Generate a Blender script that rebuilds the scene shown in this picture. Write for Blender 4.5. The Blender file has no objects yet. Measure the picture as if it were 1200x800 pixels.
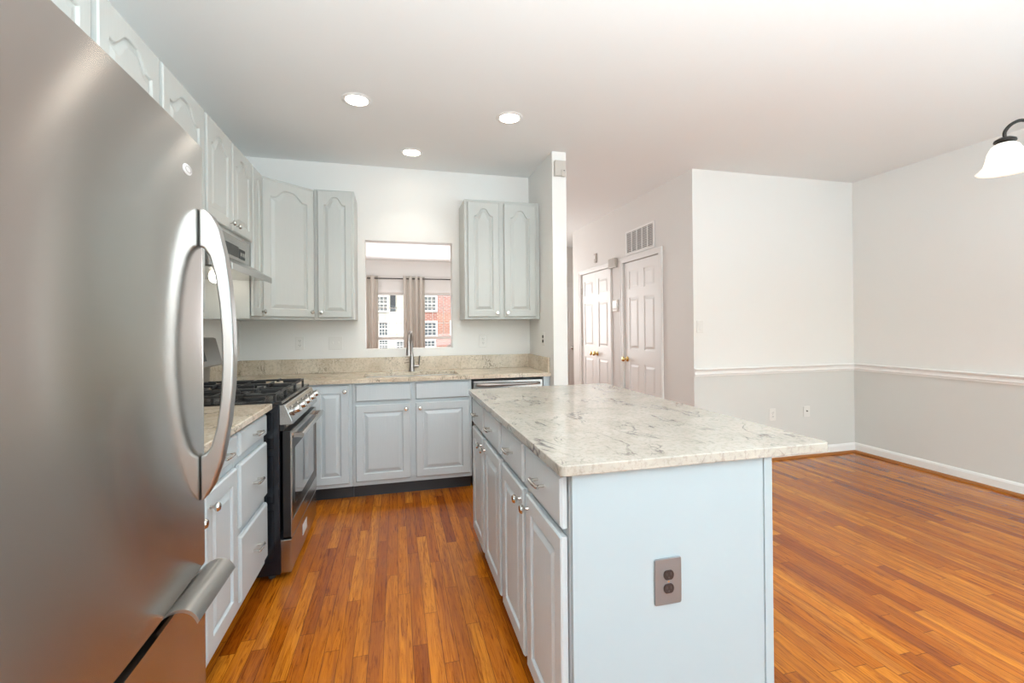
import bpy, bmesh, math, random
from mathutils import Vector, Matrix
random.seed(4)
PI = math.pi
SC = bpy.context.scene
COL = SC.collection

# ------------------------------------------------------------------ camera
F_PX, YAW, CY, CAM_H, PITCH, ROLL = 532.93, .2503, 382.03, 1.2931, .0025, -.009
cd = bpy.data.cameras.new('camera'); cam = bpy.data.objects.new('camera', cd); COL.objects.link(cam)
cd.sensor_fit = 'HORIZONTAL'; cd.sensor_width = 36.0; cd.lens = F_PX / 1200 * 36.0
cd.shift_y = -(400 - CY) / 1200; cd.clip_start = .02; cd.clip_end = 300
Rv = Vector((math.cos(YAW), -math.sin(YAW), 0))
Fv = Vector((math.sin(YAW) * math.cos(PITCH), math.cos(YAW) * math.cos(PITCH), math.sin(PITCH)))
Uv = Rv.cross(Fv)
cr = Rv * math.cos(ROLL) + Uv * math.sin(ROLL); cu = -Rv * math.sin(ROLL) + Uv * math.cos(ROLL)
mw = Matrix((cr, cu, -Fv)).transposed().to_4x4(); mw.translation = Vector((0, 0, CAM_H))
cam.matrix_world = mw
SC.camera = cam

# ------------------------------------------------------------------ view, world, lights
SC.view_settings.view_transform = 'Standard'; SC.view_settings.look = 'None'
SC.view_settings.gamma = 1; SC.view_settings.exposure = 0.28
SC.view_settings.use_curve_mapping = False
SC.cycles.max_bounces = 10; SC.cycles.diffuse_bounces = 5; SC.cycles.glossy_bounces = 5
SC.cycles.sample_clamp_indirect = 6
SC.cycles.use_denoising = True
world = bpy.data.worlds.new('sky'); SC.world = world; world.use_nodes = True
wn = world.node_tree.nodes; wl = world.node_tree.links
bg = wn['Background']
sky = wn.new('ShaderNodeTexSky'); sky.sky_type = 'NISHITA'; sky.sun_disc = False
sky.sun_elevation = math.radians(38); sky.sun_rotation = math.radians(200); sky.air_density = 1.0; sky.dust_density = 2.0
wl.new(sky.outputs[0], bg.inputs[0]); bg.inputs[1].default_value = 0.28

def area(name, loc, rot, sx, sy, power, col):
    l = bpy.data.lights.new(name, 'AREA'); l.shape = 'RECTANGLE'; l.size = sx; l.size_y = sy
    l.energy = power; l.color = col
    o = bpy.data.objects.new(name, l); COL.objects.link(o); o.location = loc; o.rotation_euler = rot
    return o
ROOM_BACK = -2.4
# daylight entering through the glazed doors and the window in the wall behind the camera:
# level sky light; the upturned light is an added fill for the ceiling
area('daylight_patio_door', (2.65, ROOM_BACK + .03, 1.08), (PI / 2, 0, 0), 2.3, 1.95, 5, (.80, .96, 1.03))
area('daylight_rear_window', (.35, ROOM_BACK + .03, 1.55), (PI / 2, 0, 0), 1.2, 1.1, 25, (.92, .97, 1.0))
area('ceiling_fill_rear', (2.65, ROOM_BACK + .45, .75), (PI / 2 + math.radians(62), 0, 0), 2.3, 1.1, 30, (.70, .95, 1.08))
# added fill lights facing up, bounced off the ceilings; the rooms have no such lamps
for nm, loc, pw, cl in (('bounce_fill', (.6, -.8, 1.2), 165, (.83, .945, 1.01)), ('bounce_fill_dining', (3.2, -1.1, 1.2), 62, (.64, .95, 1.10)), ('bounce_fill_living', (.3, 7.2, .6), 26, (.92, .97, 1.0))):
    fl = area(nm, loc, (PI / 2 + math.radians(88), 0, 0), .8, .8, pw, cl); fl.data.spread = math.radians(170)
# daylight through the living room windows and an area light that brightens the entry hall
area('daylight_living_window', (.4, 9.80, 1.45), (-PI / 2, 0, 0), 1.9, 1.3, 45, (.95, .97, 1.0))
area('entry_hall_area_light', (1.9, 7.2, 1.5), (-PI / 2, 0, PI / 5), .7, 1.6, 10, (1.0, .97, .93))
sun = bpy.data.lights.new('sun', 'SUN'); sun.energy = 2.8; sun.angle = .01; sun.color = (1, .96, .9)
so = bpy.data.objects.new('sun', sun); COL.objects.link(so); so.rotation_euler = (math.radians(50), 0, math.radians(20))

# ------------------------------------------------------------------ materials
def pr(name, col=(.8, .8, .8), rough=.5, metal=0, **kw):
    m = bpy.data.materials.new(name); m.use_nodes = True
    b = m.node_tree.nodes['Principled BSDF']
    b.inputs['Base Color'].default_value = (*col, 1); b.inputs['Roughness'].default_value = rough
    b.inputs['Metallic'].default_value = metal
    for k, v in kw.items():
        k = k.replace('_', ' ')
        b.inputs[k].default_value = v
    return m
class NT:
    """small helper for node graphs"""
    def __init__(s, m):
        s.m = m; s.t = m.node_tree; s.b = s.t.nodes['Principled BSDF']
    def n(s, typ, **kw):
        o = s.t.nodes.new(typ)
        for k, v in kw.items(): setattr(o, k, v)
        return o
    def l(s, a, b): s.t.links.new(a, b)
    def setv(s, node, **kw):
        for k, v in kw.items(): node.inputs[k.replace('_', ' ')].default_value = v
    def coords(s, scale=(1, 1, 1), world=False):
        mp = s.n('ShaderNodeMapping'); mp.inputs['Scale'].default_value = scale
        if world:
            g = s.n('ShaderNodeNewGeometry'); s.l(g.outputs['Position'], mp.inputs[0])
        else:
            g = s.n('ShaderNodeTexCoord'); s.l(g.outputs['Object'], mp.inputs[0])
        return mp.outputs[0]
    def noise(s, vec, scale, detail=4, rough=.5, dist=0):
        o = s.n('ShaderNodeTexNoise'); s.l(vec, o.inputs['Vector'])
        o.inputs['Scale'].default_value = scale; o.inputs['Detail'].default_value = detail
        o.inputs['Roughness'].default_value = rough; o.inputs['Distortion'].default_value = dist
        return o.outputs['Fac']
    def ramp(s, fac, stops):
        o = s.n('ShaderNodeValToRGB'); s.l(fac, o.inputs[0]); e = o.color_ramp.elements
        while len(e) < len(stops): e.new(.5)
        for i, (p, c) in enumerate(stops):
            e[i].position = p; e[i].color = (*c, 1) if len(c) == 3 else c
        return o.outputs[0]
    def math(s, op, a, b=None, clamp=False):
        o = s.n('ShaderNodeMath', operation=op, use_clamp=clamp)
        for i, v in enumerate((a, b)):
            if v is None: continue
            if isinstance(v, (int, float)): o.inputs[i].default_value = v
            else: s.l(v, o.inputs[i])
        return o.outputs[0]
    def mix(s, fac, a, b, mode='MIX'):
        o = s.n('ShaderNodeMix', data_type='RGBA', blend_type=mode)
        for i, v in ((0, fac), (6, a), (7, b)):
            if isinstance(v, (int, float)): o.inputs[i].default_value = v
            elif isinstance(v, tuple): o.inputs[i].default_value = (*v, 1)
            else: s.l(v, o.inputs[i])
        return o.outputs[2]
    def bump(s, h, strength=.1, dist=.01):
        o = s.n('ShaderNodeBump'); o.inputs['Strength'].default_value = strength; o.inputs['Distance'].default_value = dist
        s.l(h, o.inputs['Height']); s.l(o.outputs[0], s.b.inputs['Normal'])

def painted(name, col, rough=.55, var=.02, bump=.04):
    m = pr(name, col, rough); t = NT(m); v = t.coords(world=True)
    n = t.noise(v, 1.3, 3)
    c2 = tuple(max(0, c - var) for c in col)
    t.l(t.mix(n, col, c2), t.b.inputs['Base Color'])
    t.bump(t.noise(v, 220, 2), bump, .002)
    return m
M = {}
M['wall'] = painted('warm_white_wall_paint', (.815, .803, .775))
M['wall_hall'] = painted('wall_paint_shaded_hall', (.76, .735, .705))  # same wall paint; the hall's dimmer light is put into this colour
M['ceiling'] = painted('ceiling_paint', (.855, .868, .86), .8)
M['wainscot'] = painted('pale_grey_lower_wall_paint', (.68, .675, .645))
M['trim'] = painted('white_trim_paint', (.84, .83, .81), .35, .01, .02)
M['door'] = painted('white_door_paint', (.87, .86, .84), .38, .01, .02)
M['ext'] = painted('exterior_wall_paint', (.6, .58, .55))

def cabinet_paint(name, col):
    m = pr(name, col, .36); t = NT(m)
    g = t.noise(t.coords((55, 55, 2.5)), 3.0, 5, .6, .6)
    c2 = tuple(c * .88 for c in col)
    t.l(t.mix(t.math('MULTIPLY', g, .8), col, c2), t.b.inputs['Base Color'])
    t.bump(g, .12, .002); return m
M['cab'] = cabinet_paint('blue_grey_cabinet_paint', (.565, .62, .65))
M['cabup'] = cabinet_paint('cabinet_paint_in_upper_light', (.535, .55, .525))  # same paint as the base cabinets; the uppers' different lighting is put into the colour
M['panel'] = painted('smooth_blue_grey_panel_paint', (.355, .42, .45), .4, .012, .02)
M['toe'] = pr('black_toe_kick', (.02, .022, .025), .4)

def wood_floor():
    m = pr('oak_strip_floor', rough=.2); t = NT(m); g = t.n('ShaderNodeNewGeometry')
    sp = t.n('ShaderNodeSeparateXYZ'); t.l(g.outputs['Position'], sp.inputs[0])
    x = t.math('DIVIDE', sp.outputs[0], .0575); ix = t.math('FLOOR', x); fx = t.math('FRACT', x)
    wn1 = t.n('ShaderNodeTexWhiteNoise', noise_dimensions='1D'); t.l(ix, wn1.inputs['W'])
    y = t.math('ADD', t.math('DIVIDE', sp.outputs[1], .78), t.math('MULTIPLY', wn1.outputs['Value'], 17.3))
    iy = t.math('FLOOR', y); fy = t.math('FRACT', y)
    cv = t.n('ShaderNodeCombineXYZ'); t.l(ix, cv.inputs[0]); t.l(iy, cv.inputs[1])
    wn2 = t.n('ShaderNodeTexWhiteNoise', noise_dimensions='3D'); t.l(cv.outputs[0], wn2.inputs['Vector'])
    base = t.ramp(wn2.outputs['Value'], [(0, (.28, .064, .003)), (.25, (.42, .115, .006)), (.6, (.52, .158, .008)), (1, (.61, .212, .016))])
    # grain runs with the board, shifted per board
    mp = t.n('ShaderNodeMapping'); mp.inputs['Scale'].default_value = (1, .06, 1); t.l(g.outputs['Position'], mp.inputs[0])
    ad = t.n('ShaderNodeVectorMath', operation='ADD'); t.l(mp.outputs[0], ad.inputs[0]); t.l(wn2.outputs['Color'], ad.inputs[1])
    gr = t.noise(ad.outputs[0], 60, 7, .70, 2.2)
    grc = t.ramp(gr, [(.36, (.30, .20, .12)), (.46, (.80, .74, .68)), (.55, (1, 1, 1)), (.72, (1.16, 1.18, 1.2))])
    col = t.mix(.85, base, grc, 'MULTIPLY')
    wide = t.noise(ad.outputs[0], 11, 4, .6, 1.5)
    col = t.mix(t.ramp(wide, [(.36, (.55, .55, .55)), (.55, (0, 0, 0))]), col, (.22, .055, .012))
    ex = t.math('ABSOLUTE', t.math('SUBTRACT', fx, .5)); ey = t.math('ABSOLUTE', t.math('SUBTRACT', fy, .5))
    gap = t.math('MAXIMUM', t.math('GREATER_THAN', ex, .476), t.math('GREATER_THAN', ey, .498))
    col = t.mix(t.math('MULTIPLY', gap, .6), col, (.05, .014, .004))
    t.l(col, t.b.inputs['Base Color'])
    rn = t.noise(t.coords((1, 1, 1), True), 14, 4)
    t.l(t.ramp(rn, [(.3, (.155, .155, .155)), (.7, (.175, .175, .175))]), t.b.inputs['Roughness'])
    t.b.inputs['Coat Weight'].default_value = .05; t.b.inputs['Coat Roughness'].default_value = .1
    h = t.math('SUBTRACT', t.math('ADD', t.math('MULTIPLY', gr, .25), t.math('MULTIPLY', wn2.outputs['Value'], .3)), gap)
    t.bump(h, .07, .002); t.b.inputs['Specular IOR Level'].default_value = .28; return m
M['floor'] = wood_floor()

def granite(name, c1, c2, vein, spk, vscale=2.2):
    m = pr(name, c1, .2); t = NT(m); v = t.coords(world=True)
    base = t.mix(t.ramp(t.noise(v, 5, 5, .6, .5), [(.35, (0, 0, 0)), (.65, (1, 1, 1))]), c1, c2)
    # fine mottling
    mot = t.ramp(t.noise(v, 60, 4, .7), [(.38, (.66, .64, .62)), (.50, (1, 1, 1)), (1, (1.06, 1.06, 1.06))])
    base = t.mix(.55, base, mot, 'MULTIPLY')
    sp = t.ramp(t.noise(v, 170, 3, .6), [(.33, (1, 1, 1)), (.39, (0, 0, 0))])
    base = t.mix(t.math('MULTIPLY', sp, .6), base, spk)
    # two families of broken veins
    mp = t.n('ShaderNodeMapping'); mp.inputs['Scale'].default_value = (1.6, .75, 1); mp.inputs['Rotation'].default_value = (0, 0, .7)
    t.l(v, mp.inputs[0])
    for sc_, w, msc, st in ((vscale, .0045, 3.1, .95), (vscale * 2.6, .007, 4.3, .8)):
        n = t.noise(mp.outputs[0], sc_, 5, .58, .8)
        r = t.math('ABSOLUTE', t.math('SUBTRACT', n, .5))
        line = t.ramp(r, [(0, (1, 1, 1)), (w, (.75, .75, .75)), (w * 2.4, (0, 0, 0))])
        mask = t.ramp(t.noise(v, msc, 3, .55), [(.50, (0, 0, 0)), (.60, (1, 1, 1))])
        base = t.mix(t.math('MULTIPLY', t.math('MULTIPLY', line, mask), st), base, vein)
    t.l(base, t.b.inputs['Base Color'])
    t.b.inputs['Coat Weight'].default_value = .12; t.b.inputs['Coat Roughness'].default_value = .08
    return m
M['granite'] = granite('pale_grey_granite', (.45, .42, .37), (.37, .345, .30), (.07, .05, .055), (.33, .29, .28))
M['granite2'] = granite('cream_granite', (.70, .61, .49), (.53, .44, .33), (.10, .075, .055), (.24, .19, .15), 4.6)

def steel(name, col=(.62, .60, .58), rough=.28, aniso=.0, brush=(2, 2, 200), bump=.0, tangent=None):
    m = pr(name, col, rough, 1.0); t = NT(m)
    n = t.noise(t.coords(brush), 1.0, 3, .6)
    t.l(t.ramp(n, [(.3, (rough * .94,) * 3), (.7, (rough * 1.06,) * 3)]), t.b.inputs['Roughness'])
    if bump: t.bump(n, bump, .001)
    if aniso:
        t.b.inputs['Anisotropic'].default_value = aniso
        tg = t.n('ShaderNodeTangent', direction_type='RADIAL', axis='Z'); t.l(tg.outputs[0], t.b.inputs['Tangent'])
        if tangent: t.b.inputs['Anisotropic Rotation'].default_value = tangent
    return m
M['fridge'] = pr('brushed_fridge_steel', (.54, .525, .505), .235, 1.0)
_t = NT(M['fridge']); _t.b.inputs['Anisotropic'].default_value = .96; _t.b.inputs['Anisotropic Rotation'].default_value = .25
_g = _t.n('ShaderNodeTangent', direction_type='RADIAL', axis='Z'); _t.l(_g.outputs[0], _t.b.inputs['Tangent'])
M['steel'] = steel('brushed_steel', (.50, .49, .475), .25)
M['nickel'] = pr('satin_nickel', (.62, .61, .58), .22, 1.0)
M['nickel_dark'] = pr('brushed_nickel_faucet', (.34, .315, .30), .28, 1.0)
M['handle'] = pr('satin_steel_handle', (.44, .435, .425), .30, 1.0)
M['brass'] = pr('brass', (.72, .52, .22), .22, 1.0)
M['hinge'] = pr('hinge_metal', (.55, .52, .48), .3, 1.0)
M['black'] = pr('black_enamel', (.012, .013, .015), .18)
M['rangeside'] = pr('black_range_side', (.008, .010, .014), .15)
M['iron'] = pr('cast_iron', (.02, .02, .021), .45)
M['ovenglass'] = pr('dark_oven_glass', (.03, .034, .036), .04, Coat_Weight=1.0)
M['plastic'] = pr('white_plastic', (.77, .755, .72), .35)
M['offwhite'] = pr('beige_plastic', (.56, .52, .47), .45)
M['slot'] = pr('dark_slot', (.03, .03, .03), .5)
M['outletplate'] = pr('grey_metal_plate', (.24, .24, .25), .38, .6)
M['outletdark'] = pr('dark_brown_outlet', (.035, .025, .025), .25)
M['ventdark'] = pr('vent_shadow', (.25, .24, .23), .8)
M['shoe'] = pr('stained_shoe_molding', (.34, .12, .025), .3)
M['bronze'] = pr('dark_bronze', (.03, .025, .022), .35, .8)
M['label'] = pr('silver_label', (.7, .7, .7), .4)
M['backguard'] = pr('grey_backguard', (.30, .29, .28), .3, .9)

def emis(name, col, s, base=(.9, .9, .9)):
    m = pr(name, base, .4); b = m.node_tree.nodes['Principled BSDF']
    b.inputs['Emission Color'].default_value = (*col, 1); b.inputs['Emission Strength'].default_value = s
    return m
M['lens'] = emis('recessed_lamp_lens', (1, .90, .78), 18)
M['hoodlens'] = emis('hood_lamp_lens', (1, .93, .8), 12)
M['shade'] = emis('lit_frosted_glass_shade', (1, .9, .76), .5, (.9, .87, .82))

def curtain_mat():
    m = pr('beige_curtain_fabric', (.60, .56, .50), .85); t = NT(m)
    w = t.noise(t.coords((400, 400, 400)), 1, 2); t.bump(w, .1, .001)
    t.b.inputs['Sheen Weight'].default_value = .3; return m
M['curtain'] = curtain_mat()

def glass_mat():
    m = bpy.data.materials.new('window_glass'); m.use_nodes = True; nt = m.node_tree; nt.nodes.clear()
    o = nt.nodes.new('ShaderNodeOutputMaterial'); mx = nt.nodes.new('ShaderNodeMixShader')
    tr = nt.nodes.new('ShaderNodeBsdfTransparent'); gl = nt.nodes.new('ShaderNodeBsdfGlossy')
    tr.inputs[0].default_value = (.96, .98, .97, 1); gl.inputs['Roughness'].default_value = .02
    fr = nt.nodes.new('ShaderNodeFresnel'); fr.inputs[0].default_value = 1.45
    nt.links.new(fr.outputs[0], mx.inputs[0]); nt.links.new(tr.outputs[0], mx.inputs[1]); nt.links.new(gl.outputs[0], mx.inputs[2])
    nt.links.new(mx.outputs[0], o.inputs[0]); return m
M['glass'] = glass_mat()

def brick_mat():
    m = pr('red_brick', (.4, .15, .1), .85); t = NT(m); v = t.coords()
    mp = t.n('ShaderNodeMapping'); mp.inputs['Rotation'].default_value = (PI / 2, 0, 0); t.l(v, mp.inputs[0])
    b = t.n('ShaderNodeTexBrick'); t.l(mp.outputs[0], b.inputs['Vector'])
    t.setv(b, Scale=1.0, Mortar_Size=.012, Brick_Width=.24, Row_Height=.085)
    b.inputs['Color1'].default_value = (.33, .10, .075, 1); b.inputs['Color2'].default_value = (.42, .15, .11, 1)
    b.inputs['Mortar'].default_value = (.5, .42, .38, 1)
    t.l(b.outputs['Color'], t.b.inputs['Base Color']); return m
M['brick'] = brick_mat()
def siding_mat():
    m = pr('pale_siding', (.62, .60, .52), .7); t = NT(m)
    g = t.n('ShaderNodeNewGeometry'); sp = t.n('ShaderNodeSeparateXYZ'); t.l(g.outputs['Position'], sp.inputs[0])
    fz = t.math('FRACT', t.math('DIVIDE', sp.outputs[2], .2))
    t.l(t.mix(t.math('GREATER_THAN', fz, .93), (.62, .60, .52), (.42, .41, .36)), t.b.inputs['Base Color']); return m
M['siding'] = siding_mat()
M['extwin'] = pr('house_window_glass', (.12, .14, .16), .08)
M['shutter'] = pr('charcoal_shutter', (.04, .045, .055), .6)
M['asphalt'] = painted('asphalt', (.22, .22, .22), .9)
M['carpaint'] = pr('dark_car_paint', (.03, .035, .045), .2)
M['leaf'] = pr('shrub_leaf', (.05, .09, .03), .7)

# ------------------------------------------------------------------ mesh helpers
def bm_new(): return bmesh.new()
def box(bm, x0, x1, y0, y1, z0, z1):
    vs = [bm.verts.new(p) for p in ((x0, y0, z0), (x1, y0, z0), (x1, y1, z0), (x0, y1, z0), (x0, y0, z1), (x1, y0, z1), (x1, y1, z1), (x0, y1, z1))]
    for f in ((0, 3, 2, 1), (4, 5, 6, 7), (0, 1, 5, 4), (1, 2, 6, 5), (2, 3, 7, 6), (3, 0, 4, 7)):
        bm.faces.new([vs[i] for i in f])
def prism(bm, pts, axis, a, b):
    """extrude a 2-D outline along an axis; pts are the two remaining coordinates in xyz order"""
    def P(p, t):
        if axis == 'x': return (t, p[0], p[1])
        if axis == 'y': return (p[0], t, p[1])
        return (p[0], p[1], t)
    A = [bm.verts.new(P(p, a)) for p in pts]; B = [bm.verts.new(P(p, b)) for p in pts]
    n = len(pts)
    bm.faces.new(A); bm.faces.new(B[::-1])
    for i in range(n): bm.faces.new((A[i], B[i], B[(i + 1) % n], A[(i + 1) % n]))
def tube(bm, path, r, seg=10, cap=True, taper=None):
    path = [Vector(p) for p in path]; rings = []; prev = None
    for i, p in enumerate(path):
        d = (path[min(i + 1, len(path) - 1)] - path[max(i - 1, 0)]).normalized()
        if prev is None:
            up = Vector((0, 0, 1)) if abs(d.z) < .9 else Vector((1, 0, 0)); s = d.cross(up).normalized()
        else: s = (prev - d * prev.dot(d)).normalized()
        prev = s; u = s.cross(d); rr = taper[i] if taper else r
        rings.append([bm.verts.new(p + (s * math.cos(2 * PI * k / seg) + u * math.sin(2 * PI * k / seg)) * rr) for k in range(seg)])
    for a, b in zip(rings, rings[1:]):
        for k in range(seg): bm.faces.new((a[k], a[(k + 1) % seg], b[(k + 1) % seg], b[k]))
    if cap: bm.faces.new(rings[0][::-1]); bm.faces.new(rings[-1])
def lathe(bm, prof, seg=24, mat=None):
    """prof: (radius, height) pairs around local z; mat: optional 4x4"""
    mat = mat or Matrix.Identity(4); rings = []
    for r, z in prof:
        if r < 1e-5: rings.append([bm.verts.new(mat @ Vector((0, 0, z)))])
        else: rings.append([bm.verts.new(mat @ Vector((r * math.cos(2 * PI * k / seg), r * math.sin(2 * PI * k / seg), z))) for k in range(seg)])
    for a, b in zip(rings, rings[1:]):
        for k in range(seg):
            k2 = (k + 1) % seg
            if len(a) == 1 and len(b) == 1: continue
            if len(a) == 1: bm.faces.new((a[0], b[k2], b[k]))
            elif len(b) == 1: bm.faces.new((a[k], a[k2], b[0]))
            else: bm.faces.new((a[k], a[k2], b[k2], b[k]))
def bez(p0, p1, p2, p3, n=10):
    p0, p1, p2, p3 = map(Vector, (p0, p1, p2, p3))
    return [p0 * (1 - t) ** 3 + p1 * 3 * t * (1 - t) ** 2 + p2 * 3 * t * t * (1 - t) + p3 * t ** 3 for t in (i / n for i in range(n + 1))]
def obj(name, bm, mat, parent=None, bevel=0, smooth=False, seg=2, loc=None, rot=None):
    bmesh.ops.recalc_face_normals(bm, faces=bm.faces)
    me = bpy.data.meshes.new(name); bm.to_mesh(me); bm.free()
    for m in (mat if isinstance(mat, list) else [mat]): me.materials.append(m)
    o = bpy.data.objects.new(name, me); COL.objects.link(o)
    if parent is not None: o.parent = parent
    if loc is not None: o.location = loc
    if rot is not None: o.rotation_euler = rot
    if smooth:
        for p in me.polygons: p.use_smooth = True
        if smooth != 'all':
            try: me.set_sharp_from_angle(angle=math.radians(38))
            except Exception: pass
    if bevel:
        b = o.modifiers.new('bevel', 'BEVEL'); b.width = bevel; b.segments = seg; b.limit_method = 'ANGLE'; b.angle_limit = math.radians(40)
    return o
def thing(name, label, cat, loc=(0, 0, 0), rotz=0, group=None, label_only=None):
    o = bpy.data.objects.new(name, None); COL.objects.link(o); o.location = loc; o.rotation_euler = (0, 0, rotz)
    o.empty_display_size = .1
    o['label'] = label; o['category'] = cat
    if group: o['group'] = group
    return o
def tag(o, label, cat, group=None):
    o['label'] = label; o['category'] = cat
    if group: o['group'] = group
    return o
def struct(name, bm, m, parent=None, **k):
    o = obj(name, bm, m, parent, **k)
    if parent is None: o['kind'] = 'structure'
    return o
def dup(root, loc, rotz=None, label=None, group=None):
    r = root.copy(); COL.objects.link(r); r.location = loc
    if rotz is not None: r.rotation_euler = (0, 0, rotz)
    if label: r['label'] = label
    if group: r['group'] = group
    for ch in list(root.children):
        c = ch.copy(); COL.objects.link(c); c.parent = r
        for g in ch.children:
            d = g.copy(); COL.objects.link(d); d.parent = c
    return r
def sbox(name, m, *b, **k):
    bm = bm_new(); box(bm, *b); return struct(name, bm, m, **k)

# ------------------------------------------------------------------ room shell
H = 2.73
XW, XS, XS2, XC, XR = -1.25, 1.25, 1.372, 2.64, 4.51
YB, YD, YS = 4.20, 3.62, 3.52
sbox('floor', M['floor'], XW - .12, XR + .12, ROOM_BACK - .12, 10.2, -.08, 0)
sbox('ceiling', M['ceiling'], XW - .12, XR + .12, ROOM_BACK - .12, 10.2, H, H + .1)
sbox('wall_left', M['wall'], XW - .12, XW, ROOM_BACK - .12, 10.2, 0, H)
# back wall of the kitchen with the pass-through opening
OX0, OX1, OZ0, OZ1 = -.258, .508, 1.112, 2.074
bm = bm_new(); y0, y1 = YB, YB + .125
box(bm, XW, OX0, y0, y1, 0, H); box(bm, OX1, XS, y0, y1, 0, H)
box(bm, OX0, OX1, y0, y1, 0, OZ0); box(bm, OX0, OX1, y0, y1, OZ1, H)
struct('wall_back', bm, M['wall'])
sbox('wall_kitchen_end', M['wall'], XS, XS2, YS, YB + .125, 0, H)
# hall wall carrying the closet doors, with door openings
DA0, DA1 = 4.165, 4.935      # single door opening
DB0, DB1 = 5.285, 6.205      # double door opening
DH = 2.045
HE = 6.52
bm = bm_new()
for a, b in ((YD, DA0), (DA1, DB0), (DB1, HE)): box(bm, XC, XC + .11, a, b, 0, H)
for a, b in ((DA0, DA1), (DB0, DB1)): box(bm, XC, XC + .11, a, b, DH, H)
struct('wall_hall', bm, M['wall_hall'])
sbox('wall_hall_return', M['wall'], XC + .11, XR, HE - .11, HE, 0, H)
sbox('wall_closet_back', M['wall'], XC + .75, XC + .8, YD + .11, HE - .11, 0, H)
sbox('wall_entry', M['wall'], 1.9, XR, 7.70, 7.80, 0, H)
sbox('wall_living_side', M['wall'], 1.9, 2.0, 7.80, 10.0, 0, H)
RZ = .865
for nm, (x0, x1, y0, y1) in {'dining': (XC + .11, XR, YD, YD + .11), 'right': (XR, XR + .12, ROOM_BACK, 10.0)}.items():
    x0_ = XC if nm == 'dining' else x0
    bm = bm_new()
    if nm == 'dining':
        box(bm, XC + .001, XC + .11, YD - .001, YD, RZ, H); box(bm, x0, x1, y0 - .001, y1, RZ, H)
    else: box(bm, x0, x1, y0, y1, RZ, H)
    w = struct('wall_' + nm, bm, M['wall'])
    bm = bm_new()
    if nm == 'dining':
        box(bm, XC + .001, XC + .11, YD - .001, YD, 0, RZ); box(bm, x0, x1, y0 - .001, y1, 0, RZ)
    else: box(bm, x0, x1, y0, y1, 0, RZ)
    struct('wall_' + nm + '_lower', bm, M['wainscot'])
# rear wall behind the camera with the glazed doors and a window
bm = bm_new(); y0, y1 = ROOM_BACK - .12, ROOM_BACK
for x0, x1, z0, z1 in ((XW, -.3, 0, H), (-.3, 1.0, 0, .95), (-.3, 1.0, 2.15, H), (1.0, 1.45, 0, H), (1.45, 3.85, 2.1, H), (3.85, XR, 0, H)):
    box(bm, x0, x1, y0, y1, z0, z1)
struct('wall_rear', bm, M['wall'])
for n, (x0, x1, z0, z1) in ((3, (-.3, 1.0, .95, 2.15)), (4, (1.45, 3.85, 0, 2.1))):
    bm = bm_new()
    box(bm, x0, x1, y0 + .03, y1 - .03, z1 - .05, z1); box(bm, x0, x1, y0 + .03, y1 - .03, z0, z0 + .05)
    for x in (x0 + .025, (x0 + x1) / 2, x1 - .025): box(bm, x - .025, x + .025, y0 + .03, y1 - .03, z0 + .05, z1 - .05)
    w = struct('window_%d' % n, bm, M['trim'])
    bm = bm_new(); box(bm, x0 + .05, x1 - .05, y0 + .05, y0 + .056, z0 + .05, z1 - .05); obj('glass_pane', bm, M['glass'], w)

# chair rails, baseboards, shoe molding
rail = [(0, .826), (.012, .826), (.014, .84), (.02, .846), (.014, .856), (.014, .872), (.024, .880), (.030, .892), (.026, .898), (0, .898)]
bm = bm_new(); prism(bm, [(YD - a, b) for a, b in rail], 'x', XC, XR); struct('trim_1', bm, M['trim'])
bm = bm_new(); prism(bm, [(XR - a, b) for a, b in rail], 'y', ROOM_BACK, YD); struct('trim_2', bm, M['trim'])
base = [(0, 0), (.014, 0), (.014, .075), (.010, .088), (.006, .095), (0, .095)]
bm = bm_new(); prism(bm, [(YD - a, b) for a, b in base], 'x', XC, XR); struct('baseboard_dining', bm, M['trim'])
bm = bm_new(); prism(bm, [(XR - a, b) for a, b in base], 'y', ROOM_BACK, YD); struct('baseboard_right', bm, M['trim'])
sh = [(.014, 0), (.036, 0), (.034, .010), (.026, .019), (.014, .022)]
bm = bm_new(); prism(bm, [(YD - a, b) for a, b in sh], 'x', XC, XR - .014); struct('trim_3', bm, M['shoe'])
bm = bm_new(); prism(bm, [(XR - a, b) for a, b in sh], 'y', ROOM_BACK, YD - .014); struct('trim_4', bm, M['shoe'])
bm = bm_new(); prism(bm, [(XC - a, b) for a, b in base], 'y', YD, DA0 - .07); prism(bm, [(XC - a, b) for a, b in base], 'y', DA1 + .07, DB0 - .07)
prism(bm, [(XC - a, b) for a, b in base], 'y', DB1 + .07, HE); struct('baseboard_hall', bm, M['trim'])
# casings round the two hall openings
for n, (a, b) in ((5, (DA0, DA1)), (6, (DB0, DB1))):
    bm = bm_new(); w = .062
    for y in (a - w, b): box(bm, XC - .016, XC, y, y + w, 0, DH); box(bm, XC - .022, XC - .016, (y + .008) if y < a else (y + w - .026), (y + .026) if y < a else (y + w - .008), 0, DH + .03)
    box(bm, XC - .016, XC, a - w, b + w, DH, DH + w); box(bm, XC - .022, XC - .016, a - w + .008, b + w - .008, DH + w - .022, DH + w - .006)
    struct('trim_%d' % n, bm, M['trim'], bevel=.002)

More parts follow.
